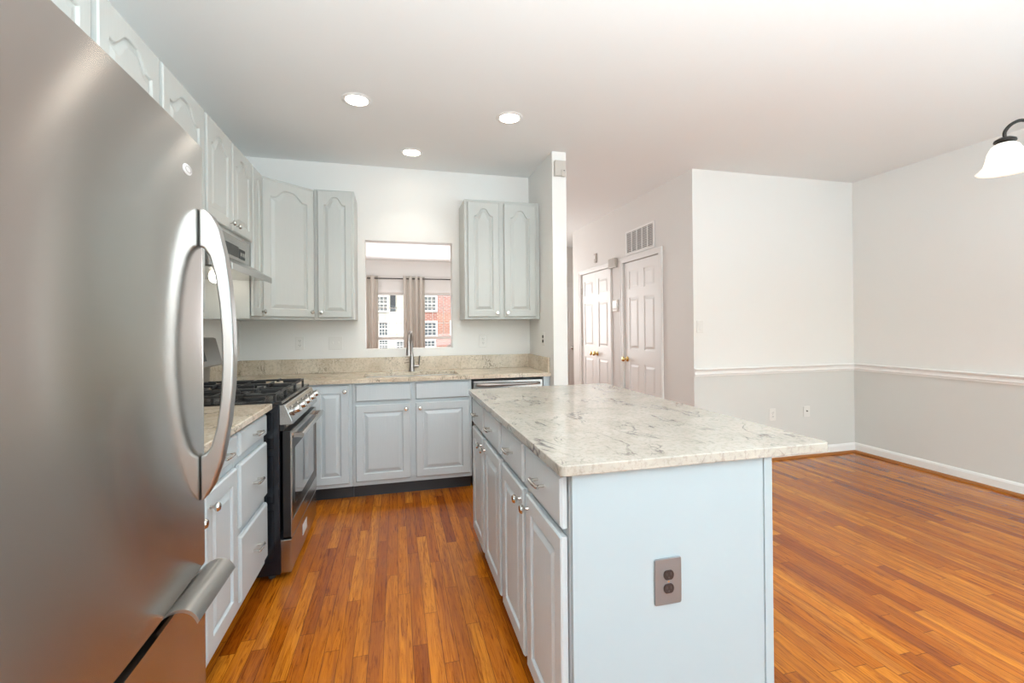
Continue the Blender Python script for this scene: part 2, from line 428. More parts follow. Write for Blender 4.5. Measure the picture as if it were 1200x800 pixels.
# ------------------------------------------------------------------ paneled interior doors (local: width x, front -y, height z)
def panel_door_bm(W, HH, cols, rows, stile=.11, th=.035):
    """cols: number of panel columns; rows: list of (z0, z1)"""
    bm = bm_new()
    box(bm, 0, W, .008, th, 0, HH)
    cw = (W - stile * (cols + 1) * (1 if cols == 2 else 1)) / cols
    xs = [(stile + i * (cw + stile), stile + i * (cw + stile) + cw) for i in range(cols)]
    edges = [0] + [v for r in rows for v in r] + [HH]
    for i in range(0, len(edges), 2): box(bm, 0, W, 0, .008, edges[i], edges[i + 1])
    for z0, z1 in rows:
        e = [0] + [v for x in xs for v in x] + [W]
        for i in range(0, len(e), 2): box(bm, e[i], e[i + 1], 0, .008, z0, z1)
        for x0, x1 in xs:
            a = .018; b = .042
            v = [bm.verts.new(p) for p in ((x0 + a, .0079, z0 + a), (x1 - a, .0079, z0 + a), (x1 - a, .0079, z1 - a), (x0 + a, .0079, z1 - a),
                                           (x0 + b, .001, z0 + b), (x1 - b, .001, z0 + b), (x1 - b, .001, z1 - b), (x0 + b, .001, z1 - b))]
            bm.faces.new(v[4:8])
            for i in range(4): bm.faces.new((v[i], v[(i + 1) % 4], v[4 + (i + 1) % 4], v[4 + i]))
    return bm
ROWS = [(.24, .86), (1.02, 1.62), (1.72, 1.93)]
def door_knob(parent, x, z, mat, name='door_knob'):
    bm = bm_new(); mt = Matrix.Translation((x, 0, z)) @ Matrix.Rotation(PI / 2, 4, 'X')
    lathe(bm, [(0, -.002), (.030, -.002), (.031, .004), (.026, .010), (.012, .014), (.011, .034), (.018, .040), (.027, .048), (.029, .058), (.024, .067), (.010, .071), (0, .071)], 20, mt)
    return obj(name, bm, mat, parent, smooth=True)
def hinges(parent, x, zs):
    for z in zs:
        bm = bm_new(); tube(bm, [(x, -.006, z - .045), (x, -.006, z + .045)], .006, 8); box(bm, x - .016, x + .002, -.003, .002, z - .045, z + .045)
        obj('hinge', bm, M['hinge'], parent)
# leaves on the hall wall face -x: rotate -90 deg; local x runs to -y
d = struct('door_1', panel_door_bm(DA1 - DA0 - .006, DH - .012, 2, ROWS), M['door'], loc=(XC + .012, DA1 - .003, .006), rot=(0, 0, -PI / 2))
door_knob(d, .06, .90, M['brass']); hinges(d, DA1 - DA0 - .008, (.25, 1.05, 1.80))
lw = (DB1 - DB0) / 2 - .004
d = struct('door_2', panel_door_bm(lw, DH - .012, 1, ROWS, .09), M['door'], loc=(XC + .012, DB1 - .002, .006), rot=(0, 0, -PI / 2))
door_knob(d, lw - .045, .92, M['brass']); hinges(d, .004, (.25, 1.05, 1.80))
d = struct('door_3', panel_door_bm(lw, DH - .012, 1, ROWS, .09), M['door'], loc=(XC + .012, DB0 + .002 + lw, .006), rot=(0, 0, -PI / 2))
door_knob(d, .045, .92, M['brass']); hinges(d, lw - .002, (.25, 1.05, 1.80))
d = struct('door_4', panel_door_bm(.86, 2.0, 2, ROWS), M['door'], loc=(2.28, 7.66, .006))
door_knob(d, .80, .91, M['nickel'])
bm = bm_new(); box(bm, 2.20, 2.275, 7.68, 7.70, 0, 2.01); box(bm, 3.145, 3.22, 7.68, 7.70, 0, 2.01); box(bm, 2.20, 3.22, 7.68, 7.70, 2.01, 2.09); struct('trim_7', bm, M['trim'])

# ------------------------------------------------------------------ living room far wall with two windows
W1, W2, WZ0, WZ1 = (-.50, .30), (.50, 1.30), .62, 2.05
bm = bm_new()
for a, b in ((XW, W1[0]), (W1[1], W2[0]), (W2[1], 1.9)): box(bm, a, b, 10.0, 10.14, 0, H)
for a, b in (W1, W2): box(bm, a, b, 10.0, 10.14, 0, WZ0); box(bm, a, b, 10.0, 10.14, WZ1, H)
struct('wall_living', bm, M['wall'])
for n, (a, b) in ((1, W1), (2, W2)):
    bm = bm_new(); zm = 1.08
    for x in (a, b - .04): box(bm, x, x + .04, 10.03, 10.10, WZ0, WZ1)
    box(bm, a + .04, b - .04, 10.03, 10.10, WZ1 - .045, WZ1); box(bm, a + .04, b - .04, 10.03, 10.10, WZ0, WZ0 + .05)
    w = struct('window_%d' % n, bm, M['trim'])
    bm = bm_new(); box(bm, a + .04, b - .04, 10.045, 10.085, zm - .03, zm + .03); obj('meeting_rail', bm, M['trim'], w)
    bm = bm_new()
    for i in (1, 2):
        x = a + .04 + (b - a - .08) * i / 3; box(bm, x - .005, x + .005, 10.058, 10.068, zm, WZ1 - .045)
    for i in (1, 2):
        z = zm + (WZ1 - zm) * i / 3; box(bm, a + .04, b - .04, 10.058, 10.068, z - .005, z + .005)
    obj('muntins', bm, M['trim'], w)
    bm = bm_new(); box(bm, a + .04, b - .04, 10.070, 10.075, WZ0 + .05, WZ1 - .045); obj('glass_pane', bm, M['glass'], w)
    bm = bm_new()
    for x in (a - .06, b): box(bm, x, x + .06, 9.985, 10.0, WZ0, WZ1)
    box(bm, a - .06, b + .06, 9.985, 10.0, WZ1, WZ1 + .06); box(bm, a - .08, b + .08, 9.96, 10.0, WZ0 - .03, WZ0)
    obj('casing', bm, M['trim'], w)
t = thing('curtain_rod', 'thin dark curtain rod across the living room windows', 'curtain rod', (.4, 9.93, 2.345))
bm = bm_new(); tube(bm, [(-1.25, 0, 0), (1.25, 0, 0)], .011, 10); obj('rod', bm, M['bronze'], t, smooth=True)
for x in (-1.22, .0, 1.22):
    bm = bm_new(); tube(bm, [(x, 0, 0), (x, .068, 0)], .007, 8); obj('bracket', bm, M['bronze'], t)
def curtain(x0, x1, n, label, seed):
    rnd = random.Random(seed); bm = bm_new(); N = n * 12; zs = [.06, .5, 1.0, 1.6, 2.1, 2.33, 2.40]
    cols = []
    for i in range(N + 1):
        u = i / N; x = x0 + (x1 - x0) * u; ph = u * n * 2 * PI
        amp = .042; cols.append([(x + .012 * math.sin(ph * 2 + z), 9.93 - amp * math.sin(ph) * (1 if z > 2.2 else .85 + .15 * math.sin(seed + u * 9)), z) for z in zs])
    V = [[bm.verts.new(p) for p in c] for c in cols]
    for i in range(N):
        for j in range(len(zs) - 1): bm.faces.new((V[i][j], V[i + 1][j], V[i + 1][j + 1], V[i][j + 1]))
    o = obj('curtain', bm, M['curtain'], smooth='all'); s = o.modifiers.new('cloth', 'SOLIDIFY'); s.thickness = .003
    tag(o, label, 'curtain', 'curtains in the living room')
    for k in range(n):
        b = bm_new(); xx = x0 + (x1 - x0) * (k + .5) / n
        lathe(b, [(.017, -.003), (.026, -.003), (.026, .003), (.017, .003), (.017, -.003)], 16, Matrix.Translation((xx, 9.93, 2.345)) @ Matrix.Rotation(PI / 2, 4, 'Y'))
        obj('grommet', b, M['nickel'], o)
    return o
curtain(-.80, -.36, 3, 'beige curtain at the left edge of the pass-through view', 1)
curtain(.155, .395, 2, 'beige curtain just left of the gap between the two windows', 2)
curtain(.405, .60, 2, 'beige curtain hanging at the left edge of the right window', 3)

# ------------------------------------------------------------------ outdoors beyond the living room
sbox('ground_street', M['asphalt'], -30, 30, 10.2, 60, -.9, -.8)
def house(name, label, x0, x1, z1, mat, wins, shut, Y=24):
    t = thing(name, label, 'house', ((x0 + x1) / 2, Y, -.8)); ox = (x0 + x1) / 2
    bm = bm_new(); box(bm, x0 - ox, x1 - ox, 0, 7, 0, z1 + .8); prism(bm, [(x0 - ox - .1, z1 + .8), (x1 - ox + .1, z1 + .8), (0, z1 + 2.8)], 'y', -.2, 7.2)
    obj('facade', bm, mat, t)
    for (a, b, c, d_) in wins:
        bm = bm_new(); w = .09
        a_, b_, c_, d2 = a - ox, b - ox, c + .8, d_ + .8
        box(bm, a_ - w, a_, -.06, 0, c_ - w, d2 + w); box(bm, b_, b_ + w, -.06, 0, c_ - w, d2 + w)
        box(bm, a_, b_, -.06, 0, c_ - w, c_); box(bm, a_, b_, -.06, 0, d2, d2 + w)
        m_ = (c_ + d2) / 2; box(bm, a_, b_, -.05, -.005, m_ - .03, m_ + .03)
        for i in (1, 2):
            x = a_ + (b_ - a_) * i / 3; box(bm, x - .012, x + .012, -.045, -.005, c_, d2)
        for z in ((c_ + m_) / 2, (m_ + d2) / 2): box(bm, a_, b_, -.045, -.005, z - .012, z + .012)
        f = obj('window_frame', bm, M['trim'], t)
        bm = bm_new(); box(bm, a_, b_, -.02, -.001, c_, d2); obj('pane', bm, M['extwin'], f)
    for (a, b, c, d_) in shut:
        bm = bm_new(); box(bm, a - ox, b - ox, -.04, 0, c + .8, d_ + .8); obj('shutter', bm, M['shutter'], t)
    return t
house('siding_house', 'pale cream sided house outside the left living room window', -6.0, .85, 6.0, M['siding'],
      [(-.95, -.42, 2.20, 2.90), (-.80, -.42, .95, 1.60), (-.80, -.42, .25, .68), (.05, .5, .15, .60), (-2.6, -1.9, 2.1, 2.9)], [(-.26, .0, 2.15, 2.98), (-1.3, -1.08, 2.15, 2.98)])
house('brick_house', 'red brick house with white framed windows outside the right window', 1.25, 9.0, 6.0, M['brick'],
      [(1.42, 2.02, 2.22, 2.90), (1.42, 2.02, .92, 1.58), (1.42, 1.95, .02, .62), (2.85, 3.3, 1.0, 1.6), (2.9, 3.5, 2.2, 2.9)], [])
def car(x, label, mat):
    t = thing('parked_car', label, 'car', (x, 20, -.8), 0, 'cars parked across the street')
    pr_ = [(-2.1, .3), (-2.15, .75), (-1.3, .9), (-.8, 1.4), (.7, 1.42), (1.3, .95), (2.05, .85), (2.15, .35)]
    bm = bm_new(); prism(bm, pr_, 'y', -.85, .85); obj('car_body', bm, mat, t, bevel=.08)
    bm = bm_new(); prism(bm, [(-1.1, .95), (-.72, 1.33), (.62, 1.34), (1.1, .97)], 'y', -.87, -.84); obj('side_window', bm, M['extwin'], t)
    for sx in (-1.35, 1.35):
        bm = bm_new(); lathe(bm, [(0, 0), (.2, 0), (.33, .02), (.33, .2), (0, .2)], 20, Matrix.Translation((sx, -.68, .33)) @ Matrix.Rotation(PI / 2, 4, 'X')); obj('wheel', bm, M['slot'], t)
    return t
car(3.2, 'dark car parked in front of the brick house', M['carpaint'])
def shrub(x, y, r, label):
    bm = bm_new(); rr = random.Random(int(x * 10))
    for k in range(260):
        a, b = rr.uniform(0, 2 * PI), rr.uniform(0, PI / 2); q = r * rr.uniform(.7, 1)
        c = Vector((q * math.cos(a) * math.cos(b), q * math.sin(a) * math.cos(b), q * math.sin(b) * 1.1 + .1)); s = .09
        u = Vector((rr.uniform(-1, 1), rr.uniform(-1, 1), rr.uniform(-1, 1))).normalized(); w = u.orthogonal().normalized()
        bm.faces.new([bm.verts.new(c + u * s), bm.verts.new(c + w * s * .6), bm.verts.new(c - u * s), bm.verts.new(c - w * s * .6)])
    o = obj('shrub', bm, M['leaf']); o.location = (x, y, -.8); tag(o, label, 'shrub', 'shrubs outside the living room'); return o
shrub(.15, 22.6, .85, 'low green shrub in front of the pale sided house')

# ------------------------------------------------------------------ cabinet builders (local: width x, front -y, z up)
def contour(x0, x1, z0, z1, arch, d, nx=22, nz=6):
    """closed outline with an ogee arch on top; d = inset"""
    a0, a1, b0 = x0 + d, x1 - d, z0 + d; top = z1 - arch - d
    P = []
    for i in range(nx): P.append((a0 + (a1 - a0) * i / nx, b0))
    for i in range(nz): P.append((a1, b0 + (top - b0) * i / nz))
    for i in range(nx):
        u = 1 - i / nx
        s = 0
        if .08 < u < .92:
            q = (u - .08) / .84
            s = (.5 - .5 * math.cos(2 * PI * q)); s = math.sin(PI / 2 * s)
        P.append((a0 + (a1 - a0) * u, top + arch * s))
    for i in range(nz): P.append((a0, top - (top - b0) * i / nz))
    return P
def raised_door_bm(W, HH, arch=0, stile=.055, th=.02):
    bm = bm_new(); nx, nz = 22, 6
    def outer(d):
        P = []
        for i in range(nx): P.append((d + (W - 2 * d) * i / nx, d))
        for i in range(nz): P.append((W - d, d + (HH - 2 * d) * i / nz))
        for i in range(nx): P.append((W - d - (W - 2 * d) * i / nx, HH - d))
        for i in range(nz): P.append((d, HH - d - (HH - 2 * d) * i / nz))
        return P
    L = [(outer(0), 0), (outer(0), -th + .005), (outer(.005), -th), ]
    s = stile
    for d, y in ((0, -th), (.003, -th + .002), (.005, -th + .0095), (.012, -th + .0095), (.034, -th + .0015), (.037, -th + .001)):
        L.append((contour(s, W - s, s, HH - s, arch, d, nx, nz), y))
    rings = [[bm.verts.new((p[0], y, p[1])) for p in P] for P, y in L]
    n = len(rings[0])
    for a, b in zip(rings, rings[1:]):
        for k in range(n): bm.faces.new((a[k], a[(k + 1) % n], b[(k + 1) % n], b[k]))
    # centre field: strip between bottom row and arch top row, so the surface stays flat and clean
    r = rings[-1]
    bot = r[0:nx] + [r[nx]]; topv = [r[2 * nx + nz]] + r[nx + nz:2 * nx + nz][::-1]
    left = [r[0]] + r[2 * nx + nz:][::-1]; right = r[nx:nx + nz + 1]
    bm.faces.new(r)
    bm.faces.new(rings[0][::-1])
    return bm
def slab_front_bm(W, HH, th=.02):
    bm = bm_new(); e = .007
    L = [((0, 0, W, HH), 0), ((0, 0, W, HH), -th + .007), ((e, e, W - e, HH - e), -th)]
    rings = [[bm.verts.new((x, y, z)) for x, z in ((a, b), (c, b), (c, d), (a, d))] for (a, b, c, d), y in L]
    for p, q in zip(rings, rings[1:]):
        for k in range(4): bm.faces.new((p[k], p[(k + 1) % 4], q[(k + 1) % 4], q[k]))
    bm.faces.new(rings[-1]); bm.faces.new(rings[0][::-1]); return bm
def knob(parent, x, z, y=-.02, mat=None):
    bm = bm_new(); mt = Matrix.Translation((x, y, z)) @ Matrix.Rotation(PI / 2, 4, 'X')
    lathe(bm, [(0, 0), (.007, 0), (.0055, .010), (.008, .014), (.015, .019), (.0165, .025), (.013, .031), (0, .033)], 18, mt)
    return obj('knob', bm, mat or M['nickel'], parent, smooth=True)
def pull(parent, x, z, y=-.02, w=.088):
    bm = bm_new()
    for s in (-1, 1): tube(bm, [(x + s * w * .36, y, z), (x + s * w * .36, y - .024, z)], .0048, 10)
    tube(bm, [(x - w / 2, y - .024, z), (x - w / 2 + .01, y - .028, z), (x, y - .030, z), (x + w / 2 - .01, y - .028, z), (x + w / 2, y - .024, z)], .0055, 10)
    return obj('pull', bm, M['nickel'], parent, smooth=True)
def carcass(t, W, D, z0, z1, mat, toe=None, face=True):
    """body box: local y from 0 (front frame) to D (back)"""
    bm = bm_new(); box(bm, 0, W, 0, D, z0, z1); obj('body', bm, mat, t, bevel=.0015)
    if toe:
        bm = bm_new(); box(bm, 0, W, .075, D, 0, z0); obj('toe_kick', bm, M['toe'], t)
def add_door(t, x0, x1, z0, z1, mat, arch=0, kn=None, stile=.055):
    d = obj('door', raised_door_bm(x1 - x0, z1 - z0, arch, stile), mat, t, loc=(x0, -.004, z0))
    if kn: knob(d, kn[0] - x0, kn[1] - z0)
    return d
def add_drawer(t, x0, x1, z0, z1, mat, handle=True):
    d = obj('drawer', slab_front_bm(x1 - x0, z1 - z0), mat, t, loc=(x0, -.004, z0))
    if handle: pull(d, (x1 - x0) / 2, (z1 - z0) / 2)
    return d

# ------------------------------------------------------------------ left base run (front plane at FX, faces +x); local x = world y
FXL = -.656; DL = FXL - XW - .004
t = thing('base_cabinet', 'blue-grey base cabinet between the refrigerator and the drawer stack', 'cabinet', (FXL, 1.345, 0), PI / 2)
carcass(t, .755, DL, .105, .883, M['cab'], True)
o = 1.345
add_door(t, .03, .37, .155, .728, M['cab'], 0, (.345, .66)); add_door(t, 1.765 - o, 2.085 - o, .155, .728, M['cab'], 0, (1.80 - o, .675))
add_drawer(t, .03, .37, .765, .866, M['cab']); add_drawer(t, 1.765 - o, 2.085 - o, .765, .866, M['cab'])
t = thing('drawer_cabinet', 'blue-grey cabinet with three stacked drawers beside the black range', 'cabinet', (FXL, 2.102, 0), PI / 2)
carcass(t, .458, DL, .105, .883, M['cab'], True)
for z0, z1 in ((.155, .425), (.465, .728), (.765, .866)): add_drawer(t, .022, .425, z0, z1, M['cab'])

# ------------------------------------------------------------------ corner + back base run (front plane y=FY, faces -y)
FY = 3.622
t = thing('corner_base_cabinet', 'blue-grey corner base cabinet right of the range, tall single door', 'cabinet', (XW + .004, FY, 0), 0)
bm = bm_new(); x1 = -.322 - XW - .004
box(bm, 0, x1, 0, YB - FY - .004, .105, .883); obj('body', bm, M['cab'], t, bevel=.0015)
bm = bm_new(); box(bm, 0, -.70 - XW, 3.345 - FY, 0, .105, .883); obj('filler_panel', bm, M['cab'], t)
bm = bm_new(); box(bm, 0, x1, .075, YB - FY - .004, 0, .105); obj('toe_kick', bm, M['toe'], t)
o = XW + .004
add_door(t, -.60 - o, -.345 - o, .135, .868, M['cab'], 0, (-.372 - o, .825))
t = thing('sink_base_cabinet', 'blue-grey sink cabinet with two doors and two false drawer fronts', 'cabinet', (-.32, FY, 0), 0)
carcass(t, .905, YB - FY - .004, .105, .883, M['cab'], True)
o = -.32
add_door(t, -.297 - o, .105 - o, .14, .715, M['cab'], 0, (.072 - o, .675)); add_door(t, .145 - o, .565 - o, .14, .715, M['cab'], 0, (.178 - o, .675))
add_drawer(t, -.297 - o, .112 - o, .743, .868, M['cab'], False); add_drawer(t, .145 - o, .568 - o, .743, .868, M['cab'], False)
# dishwasher
t = thing('dishwasher', 'stainless steel dishwasher under the counter end, half behind the island', 'dishwasher', (.59, FY, 0))
bm = bm_new(); box(bm, .002, .598, .02, YB - FY - .01, .10, .868); obj('body', bm, M['toe'], t)
bm = bm_new(); box(bm, .008, .592, -.022, .018, .12, .862); obj('door_panel', bm, M['steel'], t, bevel=.006)
bm = bm_new(); tube(bm, bez((.04, -.022, .833), (.05, -.062, .833), (.55, -.062, .833), (.56, -.022, .833), 16), .0115, 12); obj('handle', bm, M['nickel_dark'], t, smooth=True)
bm = bm_new(); box(bm, .01, .59, .06, .5, 0, .10); obj('toe_kick', bm, M['toe'], t)
bm = bm_new(); box(bm, 1.190, XS - .003, FY - .01, YB - .02, 0, .883); tag(obj('end_filler_panel', bm, M['cab']), 'narrow blue-grey filler panel between dishwasher and wall end', 'filler panel')

# ------------------------------------------------------------------ counters
CT, CB = .914, .884
bm = bm_new(); box(bm, XW + .003, -.615, 1.342, 2.562, CB, CT)
t = obj('left_countertop', bm, M['granite2'], bevel=.004); tag(t, 'short cream granite countertop between refrigerator and range', 'countertop')
bm = bm_new(); box(bm, XW + .003, XW + .022, 1.342, 2.562, CT, 1.03); obj('backsplash', bm, M['granite2'], t, bevel=.002)
SX0, SX1, SY0, SY1 = -.245, .50, 3.70, 4.055
bm = bm_new(); CY0 = 3.585
z0, z1 = CB, CT
box(bm, XW + .003, SX0, CY0, YB - .003, z0, z1); box(bm, SX1, XS - .003, CY0, YB - .003, z0, z1)
box(bm, SX0, SX1, CY0, SY0, z0, z1); box(bm, SX0, SX1, SY1, YB - .003, z0, z1)
box(bm, XW + .003, -.70, 3.342, CY0, z0, z1)
bmesh.ops.remove_doubles(bm, verts=bm.verts, dist=1e-5)
# drop the inner faces shared by neighbouring pieces
seen = {}
for f in bm.faces: seen.setdefault(tuple(sorted(v.index for v in f.verts)), []).append(f)
t = obj('back_countertop', bm, M['granite2']); tag(t, 'cream granite countertop around the sink along the back wall', 'countertop')
bm = bm_new(); box(bm, XW + .003, XS - .003, YB - .022, YB - .003, CT, 1.038); obj('backsplash', bm, M['granite2'], t, bevel=.002)
bm = bm_new(); box(bm, XW + .003, XW + .022, 3.342, YB - .022, CT, 1.038); obj('side_splash', bm, M['granite2'], t, bevel=.002)
bm = bm_new(); box(bm, XS - .022, XS - .003, CY0 + .02, YB - .022, CT, 1.038); obj('side_splash', bm, M['granite2'], t, bevel=.002)
# sink bowl
bm = bm_new(); a, b, c, d_ = SX0 - .004, SX1 + .004, SY0 - .004, SY1 + .004
w = .004; zb = .70
box(bm, a, b, c, c + w, zb, CB - .002); box(bm, a, b, d_ - w, d_, zb, CB - .002); box(bm, a, a + w, c, d_, zb, CB - .002); box(bm, b - w, b, c, d_, zb, CB - .002)
box(bm, a, b, c, d_, zb - w, zb); mx = (a + b) / 2; box(bm, mx - .01, mx + .01, c, d_, zb, CB - .03)
s = obj('sink_bowl', bm, M['steel']); tag(s, 'stainless undermount double sink set in the back countertop', 'sink')
for x in ((a + mx) / 2, (b + mx) / 2):
    bm = bm_new(); lathe(bm, [(0, .001), (.02, .001), (.035, .004), (.042, .002), (.042, 0)], 20, Matrix.Translation((x, (c + d_) / 2, zb))); obj('drain', bm, M['nickel'], s, smooth=True)
# faucet
t = thing('kitchen_faucet', 'brushed nickel pull-down faucet behind the sink', 'faucet', (.135, 4.115, CT))
bm = bm_new(); lathe(bm, [(0, 0), (.030, 0), (.030, .006), (.026, .012), (.024, .03), (.022, .10), (.017, .13), (.0135, .16), (.0135, .165), (0, .165)], 20); obj('body', bm, M['nickel_dark'], t, smooth=True)
bm = bm_new(); tube(bm, [(0, 0, .16), (0, 0, .26)] + bez((0, 0, .26), (0, 0, .37), (-.03, -.17, .37), (-.03, -.18, .27), 14), .012, 12); obj('spout', bm, M['nickel_dark'], t, smooth=True)
bm = bm_new(); tube(bm, [(-.03, -.18, .28), (-.03, -.181, .235), (-.031, -.183, .19), (-.031, -.184, .15)], .014, 12, taper=[.013, .016, .021, .023]); obj('spray_head', bm, M['nickel_dark'], t, smooth=True)
bm = bm_new(); tube(bm, [(.018, 0, .045), (.062, 0, .045)], .013, 12); tube(bm, [(.06, 0, .045), (.066, -.005, .10), (.068, -.008, .135)], .006, 8); obj('lever', bm, M['nickel_dark'], t, smooth=True)

# ------------------------------------------------------------------ island
IX0, IX1, IY0, IY1 = .475, 1.106, 1.205, 2.755
def island_cab(y0, y1, label):
    t = thing('island_cabinet', label, 'cabinet', (.470, y1, 0), -PI / 2, 'cabinets of the kitchen island')
    W = y1 - y0; bm = bm_new(); box(bm, 0, W, 0, .63, .075, .883); obj('body', bm, M['cab'], t, bevel=.0015)
    bm = bm_new(); box(bm, 0, W, .07, .63, 0, .075); obj('toe_kick', bm, M['cab'], t)
    return t
def island_fronts(t, y1, spans):
    for (a, b, side) in spans:
        x0, x1 = y1 - b, y1 - a
        add_drawer(t, x0, x1, .722, .868, M['cab'])
        kx = (x0 + .03) if side < 0 else (x1 - .03)
        add_door(t, x0, x1, .085, .698, M['cab'], 0, (kx, .655))
t = island_cab(1.2, 1.975, 'near cabinet of the island with two drawers above two doors')
island_fronts(t, 1.975, [(1.212, 1.572, -1), (1.612, 1.955, 1)])
t = island_cab(1.978, 2.755, 'far cabinet of the island, nearer the dishwasher, two drawers above two doors')
island_fronts(t, 2.755, [(2.0, 2.365, -1), (2.405, 2.740, 1)])
bm = bm_new(); box(bm, .470, 1.106, 1.182, 1.199, 0, .883); obj_ = obj('island_end_panel', bm, M['panel'], bevel=.001)
tag(obj_, 'smooth pale blue end panel of the island facing the camera', 'end panel')
bm = bm_new(); box(bm, 1.1065, 1.136, 1.178, 2.755, 0, .883); o = obj('island_back_panel', bm, M['panel'], bevel=.001)
tag(o, 'pale blue back panel and corner stile on the dining side of the island', 'back panel')
bm = bm_new()
pts = []
def corner(cx, cy, r, a0):
    return [(cx + r * math.cos(a0 + k * PI / 16), cy + r * math.sin(a0 + k * PI / 16)) for k in range(9)]
x0, x1, y0, y1, r = .430, 1.352, 1.165, 2.785, .018
pts = corner(x0 + r, y0 + r, r, PI) + corner(x1 - r, y0 + r, r, 1.5 * PI) + corner(x1 - r, y1 - r, r, 0) + corner(x0 + r, y1 - r, r, PI / 2)
prism(bm, pts, 'z', CB, CT); o = obj('island_countertop', bm, M['granite'], bevel=.003)
tag(o, 'large pale granite island countertop with dark mauve veins', 'countertop')

# ------------------------------------------------------------------ wall plates
def rounded(w, h, r, n=5):
    P = []
    for cx, cz, a0 in ((w / 2 - r, h / 2 - r, 0), (-w / 2 + r, h / 2 - r, PI / 2), (-w / 2 + r, -h / 2 + r, PI), (w / 2 - r, -h / 2 + r, 1.5 * PI)):
        for k in range(n + 1): P.append((cx + r * math.cos(a0 + k * PI / 2 / n), cz + r * math.sin(a0 + k * PI / 2 / n)))
    return P
def plate(name, label, cat, loc, rotz, w=.07, h=.115, mat='plastic', kind='outlet', dark='plastic', group=None):
    t = thing(name, label, cat, loc, rotz, group)
    bm = bm_new(); prism(bm, rounded(w, h, .006), 'y', -.006, -.0005); obj('cover_plate', bm, M[mat], t, bevel=.002)
    if kind == 'outlet':
        for s in (-1, 1):
            bm = bm_new(); pts = [(.0165 * math.cos(a), s * .0195 + max(-.0135, min(.0135, .0165 * math.sin(a)))) for a in [k * PI / 12 for k in range(24)]]
            prism(bm, pts, 'y', -.009, -.005); rc = obj('receptacle', bm, M[dark], t)
            bm = bm_new()
            for dx in (-.0065, .0065): box(bm, dx - .0012, dx + .0012, -.0095, -.008, s * .0195 - .001, s * .0195 + .007)
            box(bm, -.002, .002, -.0095, -.008, s * .0195 - .009, s * .0195 - .005); obj('slots', bm, M['slot'], rc)
        bm = bm_new(); lathe(bm, [(0, .0075), (.003, .0075), (.003, .005)], 10, Matrix.Rotation(PI / 2, 4, 'X')); obj('screw', bm, M['nickel'], t)
    elif kind == 'toggle':
        for dx in ((-.023, .023) if w > .09 else (0,)):
            bm = bm_new(); box(bm, dx - .005, dx + .005, -.016, -.005, -.004, .012); obj('toggle', bm, M[dark], t, bevel=.001)
    elif kind == 'rocker':
        bm = bm_new(); box(bm, -.0165, .0165, -.009, -.005, -.033, .033); obj('rocker', bm, M[dark], t, bevel=.001)
    elif kind == 'jack':
        bm = bm_new(); lathe(bm, [(0, .016), (.004, .016), (.0045, .006), (.009, .006), (.009, .003)], 12, Matrix.Translation((0, 0, .006)) @ Matrix.Rotation(PI / 2, 4, 'X')); obj('coax_jack', bm, M['slot'], t)
    return t
plate('wall_outlet', 'white outlet on the back wall below the diagonal corner cabinet', 'outlet', (-.792, YB, 1.174), 0)
plate('light_switch', 'white double toggle switch left of the pass-through', 'switch', (-.505, YB, 1.170), 0, .115, .115, kind='toggle')
plate('wall_outlet', 'white outlet right of the pass-through', 'outlet', (.792, YB, 1.167), 0)
plate('light_switch', 'switch with dark toggles on the kitchen end wall above the counter corner', 'switch', (XS, 3.78, 1.19), -PI / 2, kind='outlet', dark='outletdark')
plate('light_switch', 'white wall switch near the left end of the dining wall', 'switch', (2.705, YD - .001, 1.285), 0, kind='rocker')
plate('wall_outlet', 'white outlet on the dining wall just right of the island corner', 'outlet', (3.50, YD - .001, .432), 0)
plate('cable_jack', 'small white cable plate low on dining wall nearer the corner', 'wall plate', (3.905, YD - .001, .44), 0, .075, .105, kind='jack')
plate('island_outlet', 'grey metal outlet with dark receptacles on the island end', 'outlet', (.765, 1.182, .548), 0, .088, .135, 'outletplate', 'outlet', 'outletdark')

# ------------------------------------------------------------------ hall wall devices
t = thing('return_air_vent', 'white slatted return air vent above the single hall door', 'vent', (XC, 4.545, 2.26), -PI / 2)
vw, vh = .56, .235
bm = bm_new(); box(bm, -vw / 2, vw / 2, -.004, -.0005, -vh / 2, vh / 2); obj('backing', bm, M['ventdark'], t)
bm = bm_new(); e = .022
box(bm, -vw / 2 - e, vw / 2 + e, -.014, -.0005, vh / 2, vh / 2 + e); box(bm, -vw / 2 - e, vw / 2 + e, -.014, -.0005, -vh / 2 - e, -vh / 2)
box(bm, -vw / 2 - e, -vw / 2, -.014, -.0005, -vh / 2, vh / 2); box(bm, vw / 2, vw / 2 + e, -.014, -.0005, -vh / 2, vh / 2)
for i in (1, 2, 3, 4): x = -vw / 2 + vw * i / 5; box(bm, x - .006, x + .006, -.013, -.004, -vh / 2, vh / 2)
obj('frame', bm, M['trim'], t, bevel=.002)
bm = bm_new()
for k in range(13):
    z = -vh / 2 + vh * (k + .5) / 13; prism(bm, [(-.012, z - .006), (-.010, z - .007), (-.004, z + .002), (-.006, z + .003)], 'x', -vw / 2, vw / 2)
obj('louvers', bm, M['trim'], t)
t = thing('door_chime', 'beige door chime box between the closet doors and hall door', 'door chime', (XC, 5.16, 2.075), -PI / 2)
bm = bm_new(); box(bm, -.085, .085, -.045, -.0005, -.06, .06); obj('cover', bm, M['offwhite'], t, bevel=.006)
bm = bm_new()
for k in range(5): box(bm, -.05 + k * .025 - .004, -.05 + k * .025 + .004, -.047, -.044, -.04, .04)
obj('grille', bm, M['offwhite'], t)
t = thing('thermostat', 'white thermostat on the wall between the hall doors', 'thermostat', (XC, 5.115, 1.548), -PI / 2)
bm = bm_new(); box(bm, -.062, .062, -.026, -.0005, -.072, .072); obj('housing', bm, M['plastic'], t, bevel=.006)
